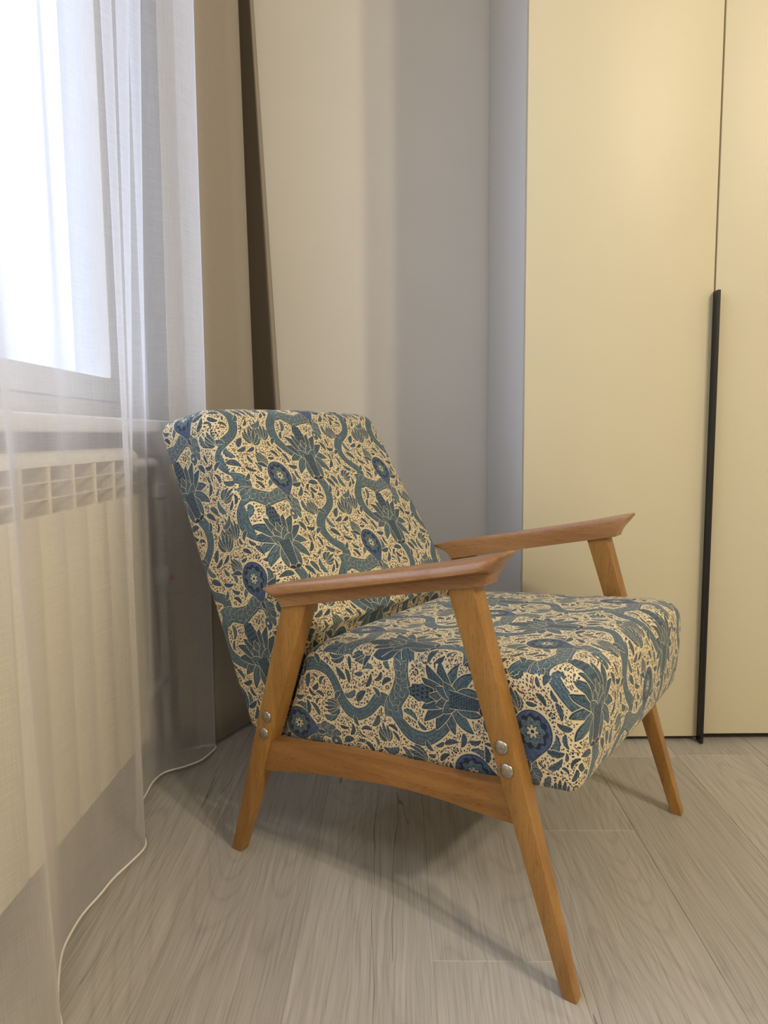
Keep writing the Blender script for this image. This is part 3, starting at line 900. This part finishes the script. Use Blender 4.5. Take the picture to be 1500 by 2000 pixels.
def armrest(side):
    nS, lv = 44, [0.0, 0.06, 0.25, 0.40, 0.44, 0.48, 0.52, 0.56, 0.66, 0.76, 0.85, 0.92, 0.97, 0.993, 1.0]
    topl = catmull([(-0.868, 0.494), (-0.80, 0.512), (-0.664, 0.539), (-0.552, 0.562), (-0.496, 0.574), (-0.415, 0.593), (-0.406, 0.5945)], 8)
    def zt(a): return float(np.interp(a, topl[:, 0], topl[:, 1]))
    def zb(a): return 0.466 + (a + 0.830) * (0.081 / 0.389)
    bm = bmesh.new()
    grid = []
    for i in range(nS + 1):
        s = i / nS
        s = 0.5 - 0.5 * math.cos(math.pi * s) if True else s
        row = []
        for h in lv:
            g = h ** 1.7
            ar = -0.815 - 0.053 * g; af = -0.441 + 0.034 * g
            # round the very tip of the lip
            if h > 0.9:
                k = ((h - 0.9) / 0.1) ** 2 * 0.004
                ar += k; af -= k
            a = ar + (af - ar) * s
            ov = 0.007 + 0.016 * (s ** 1.2)
            endk = min(1.0, math.sqrt(max(0.0, 1 - (1 - min(1, s * (af - ar) / 0.020)) ** 2)))
            endf = min(1.0, math.sqrt(max(0.0, 1 - (1 - min(1, (1 - s) * (af - ar) / 0.028)) ** 2)))
            fl = min(1, max(0, (h - 0.40) / 0.16)); fl = fl * fl * (3 - 2 * fl)
            b_out = -0.0025 - ov * fl * (0.25 + 0.75 * endk * endf)
            inn = 0.036
            if h > 0.56:
                r = (h - 0.56) / 0.44
                q = (0.013 + 0.010 * s) * (1 - math.sqrt(max(0, 1 - r * r)))
                b_out += q + ((1 - endk) * 0.004 + (1 - endf) * 0.008) * r
                inn -= 0.003 * r ** 3 + ((1 - endk) * 0.004 + (1 - endf) * 0.006) * r
            z = zb(a) + (zt(a) - zb(a)) * h
            row.append((a, b_out, inn, z))
        grid.append(row)
    def V(a, b, z):
        return bm.verts.new(P3(a, b if side < 0 else WB - b, z))
    outer = [[V(a, bo, z) for a, bo, bi, z in row] for row in grid]
    inner = [[V(a, bi, z) for a, bo, bi, z in row] for row in grid]
    crown = []
    for row in grid:
        a, bo, bi, z = row[-1]
        crown.append([V(a, bo + (bi - bo) * t, z + 0.0012 * math.sin(math.pi * t)) for t in (0.25, 0.5, 0.75)])
    nl = len(lv)
    for i in range(nS):
        for j in range(nl - 1):
            bm.faces.new((outer[i][j], outer[i + 1][j], outer[i + 1][j + 1], outer[i][j + 1]))
            bm.faces.new((inner[i][j], inner[i][j + 1], inner[i + 1][j + 1], inner[i + 1][j]))
        bm.faces.new((outer[i][0], inner[i][0], inner[i + 1][0], outer[i + 1][0]))
        r0 = [outer[i][-1]] + crown[i] + [inner[i][-1]]; r1 = [outer[i + 1][-1]] + crown[i + 1] + [inner[i + 1][-1]]
        for k in range(4): bm.faces.new((r0[k], r1[k], r1[k + 1], r0[k + 1]))
    for i in (0, nS):
        for j in range(nl - 1):
            bm.faces.new((outer[i][j], outer[i][j + 1], inner[i][j + 1], inner[i][j]))
        bm.faces.new([outer[i][-1]] + crown[i] + [inner[i][-1]])
    return from_bm('armrest', bm, M['wood_arm'], chair, 0.75)
armrest(-1); armrest(1)

def cushion(name, n, radii, fmap, uvmap, low=1.0):
    """Rounded box on an n-grid; fmap(u, v, w) with u, v, w in 0..1 (forward, across, up) gives the point; uvmap(side, point) the print."""
    bm = bmesh.new()
    nu, nv, nw = n
    cache = {}
    def rnd(t, N_): return t / N_
    def vert(i, j, k):
        key = (i, j, k)
        if key not in cache:
            cache[key] = bm.verts.new((0, 0, 0))
            u, v, w = i / nu, j / nv, k / nw
            # rounded box: pull the point of the cube surface onto inner box + radius
            ru, rv, rw = radii
            if low < 1: ru, rv = ru * (0.35 + 0.65 * w), rv * (0.45 + 0.55 * w)
            rl = rw * low if w < 0.5 else rw
            c = [min(max(t, r), 1 - r) for t, r in ((u, ru), (v, rv), (w, rl))]
            d = [(t - cc) / r for t, cc, r in zip((u, v, w), c, (ru, rv, rl))]
            L_ = math.sqrt(sum(x * x for x in d))
            if L_ > 1e-9:
                m_ = max(abs(x) for x in d)
                # keep the cube distance as the angle parameter
                d = [x / L_ for x in d]
            q = [cc + x * r for cc, x, r in zip(c, d, (ru, rv, rl))]
            cache[key].co = fmap(*q)
        return cache[key]
    uvl = bm.loops.layers.uv.new('UVMap')
    def quad(side, ks):
        f = bm.faces.new([vert(*k) for k in ks])
        for l, k in zip(f.loops, ks):
            l[uvl].uv = uvmap(side, l.vert.co, f.calc_center_median())
    for i in range(nu):
        for j in range(nv):
            quad('bottom', ((i, j, 0), (i, j + 1, 0), (i + 1, j + 1, 0), (i + 1, j, 0)))
            quad('top', ((i, j, nw), (i + 1, j, nw), (i + 1, j + 1, nw), (i, j + 1, nw)))
    for i in range(nu):
        for k in range(nw):
            quad('near', ((i, 0, k), (i + 1, 0, k), (i + 1, 0, k + 1), (i, 0, k + 1)))
            quad('far', ((i, nv, k), (i, nv, k + 1), (i + 1, nv, k + 1), (i + 1, nv, k)))
    for j in range(nv):
        for k in range(nw):
            quad('rear', ((0, j, k), (0, j, k + 1), (0, j + 1, k + 1), (0, j + 1, k)))
            quad('front', ((nu, j, k), (nu, j + 1, k), (nu, j + 1, k + 1), (nu, j, k + 1)))
    me = bpy.data.meshes.new(name)
    bm.normal_update(); bm.to_mesh(me); bm.free()
    return link(name, me, M['fabric'], chair, 3.14)

def warp(a, b, z):
    return (math.sin(z * 31 + b * 17) * 0.5 + math.sin(a * 27 + z * 11 + 1.7) * 0.5)

# seat
SB0, SB1 = 0.0315, WB - 0.0335
def seat_map(u, v, w):
    rb, fb, ft, rt = np.array((-0.856, 0.222)), np.array((-0.322, 0.270)), np.array((-0.312, 0.438)), np.array((-0.800, 0.398))
    p = rb * (1 - u) * (1 - w) + fb * u * (1 - w) + ft * u * w + rt * (1 - u) * w
    a, z = p
    b = SB0 + (SB1 - SB0) * v
    cv, cu = 4 * v * (1 - v), 4 * u * (1 - u)
    z += 0.012 * w * (cv ** 0.6) * (0.5 + 0.5 * cu ** 0.5)
    a += 0.014 * max(0, u - 0.6) / 0.4 * (cv ** 0.5) * (1 - (2 * w - 1) ** 2)
    b += (v - 0.5) * 2 * (0.006 * max(0.0, (a + 0.40) / 0.09) if a > -0.40 else 0.0) * (1 - (2 * w - 1) ** 4)
    z -= 0.004 * (1 - w) * (u > 0.5) * (cv ** 0.5)
    d = warp(a, b, z) * 0.0016
    return P3(a + d * (u > 0.9), b, z + d)
def seat_uv(side, co, ce):
    a, b, z = co.x + A0, co.y + B0, co.z
    if side == 'near' and ce.x + A0 > -0.395 - 0.31 * (ce.z - 0.28):    # the front piece wraps round to a seam behind the front leg
        return (b - 0.074 - max(0.0, -0.325 - a), z - 0.375)
    # print anchors: palmette on the front face at b = 0.074, height 0.385; on the near side lying on its back at a = -0.503, z = 0.364
    if side in ('near', 'far'):
        return (z - 0.364 + 0.0 , -(a + 0.503)) if side == 'near' else (z - 0.30, (a + 0.5))
    if side == 'front':
        return (b - 0.074, z - 0.375)
    if side == 'top':
        return (b - 0.074, (-0.312 - a) + (0.438 - 0.375) - 0.02)
    return (b - 0.074, a + z)
cushion('seat_cushion', (44, 44, 22), (0.075, 0.05, 0.20), seat_map, seat_uv, 0.4)

# back
def back_map(u, v, w):
    # u: 0 rear, 1 front; w: 0 bottom, 1 top
    rb, fb, ft, rt = np.array((-0.926, 0.208)), np.array((-0.862, 0.212)), np.array((-1.035, 0.802)), np.array((-1.172, 0.772))
    p = rb * (1 - u) * (1 - w) + fb * u * (1 - w) + ft * u * w + rt * (1 - u) * w
    a, z = p
    # the front face bulges out above the seat
    ztop = 0.60
    if u > 0.5:
        k = (u - 0.5) * 2
        line = np.interp(z, [0.20, 0.24, 0.40, 0.42, 0.80], [-0.868, -0.864, -0.806, -0.796, -1.036])
        flat = np.interp(w, [0, 1], [-0.862, -1.035])
        a += (line - flat) * k
    b = SB0 + (WB - 0.034 - SB0) * v
    cv = 4 * v * (1 - v)
    if z > 0.41: a += 0.010 * u * cv ** 0.6
    z += 0.008 * w * cv ** 0.5
    d = warp(a, b, z) * 0.0016
    return P3(a + d, b, z)
dirb = np.array((-0.243, 0.384)); dirb /= np.linalg.norm(dirb)
def back_uv(side, co, ce):
    a, b, z = co.x + A0, co.y + B0, co.z
    t = (a + 0.787) * dirb[0] + (z - 0.406) * dirb[1]
    off = -(a + 0.787) * dirb[1] + (z - 0.406) * dirb[0]       # distance behind the front face
    if side == 'near': return (SB0 - max(0.0, -0.0 + abs(off)) - 0.246, t - 0.343)
    if side == 'far': return (SB1 + abs(off) - 0.246, t - 0.343)
    if side == 'top': return (b - 0.246, t - 0.343 + abs(off))
    return (b - 0.246, t - 0.343)
cushion('back_cushion', (16, 44, 60), (0.22, 0.06, 0.045), back_map, back_uv)
print('scene built', len(bpy.data.objects))
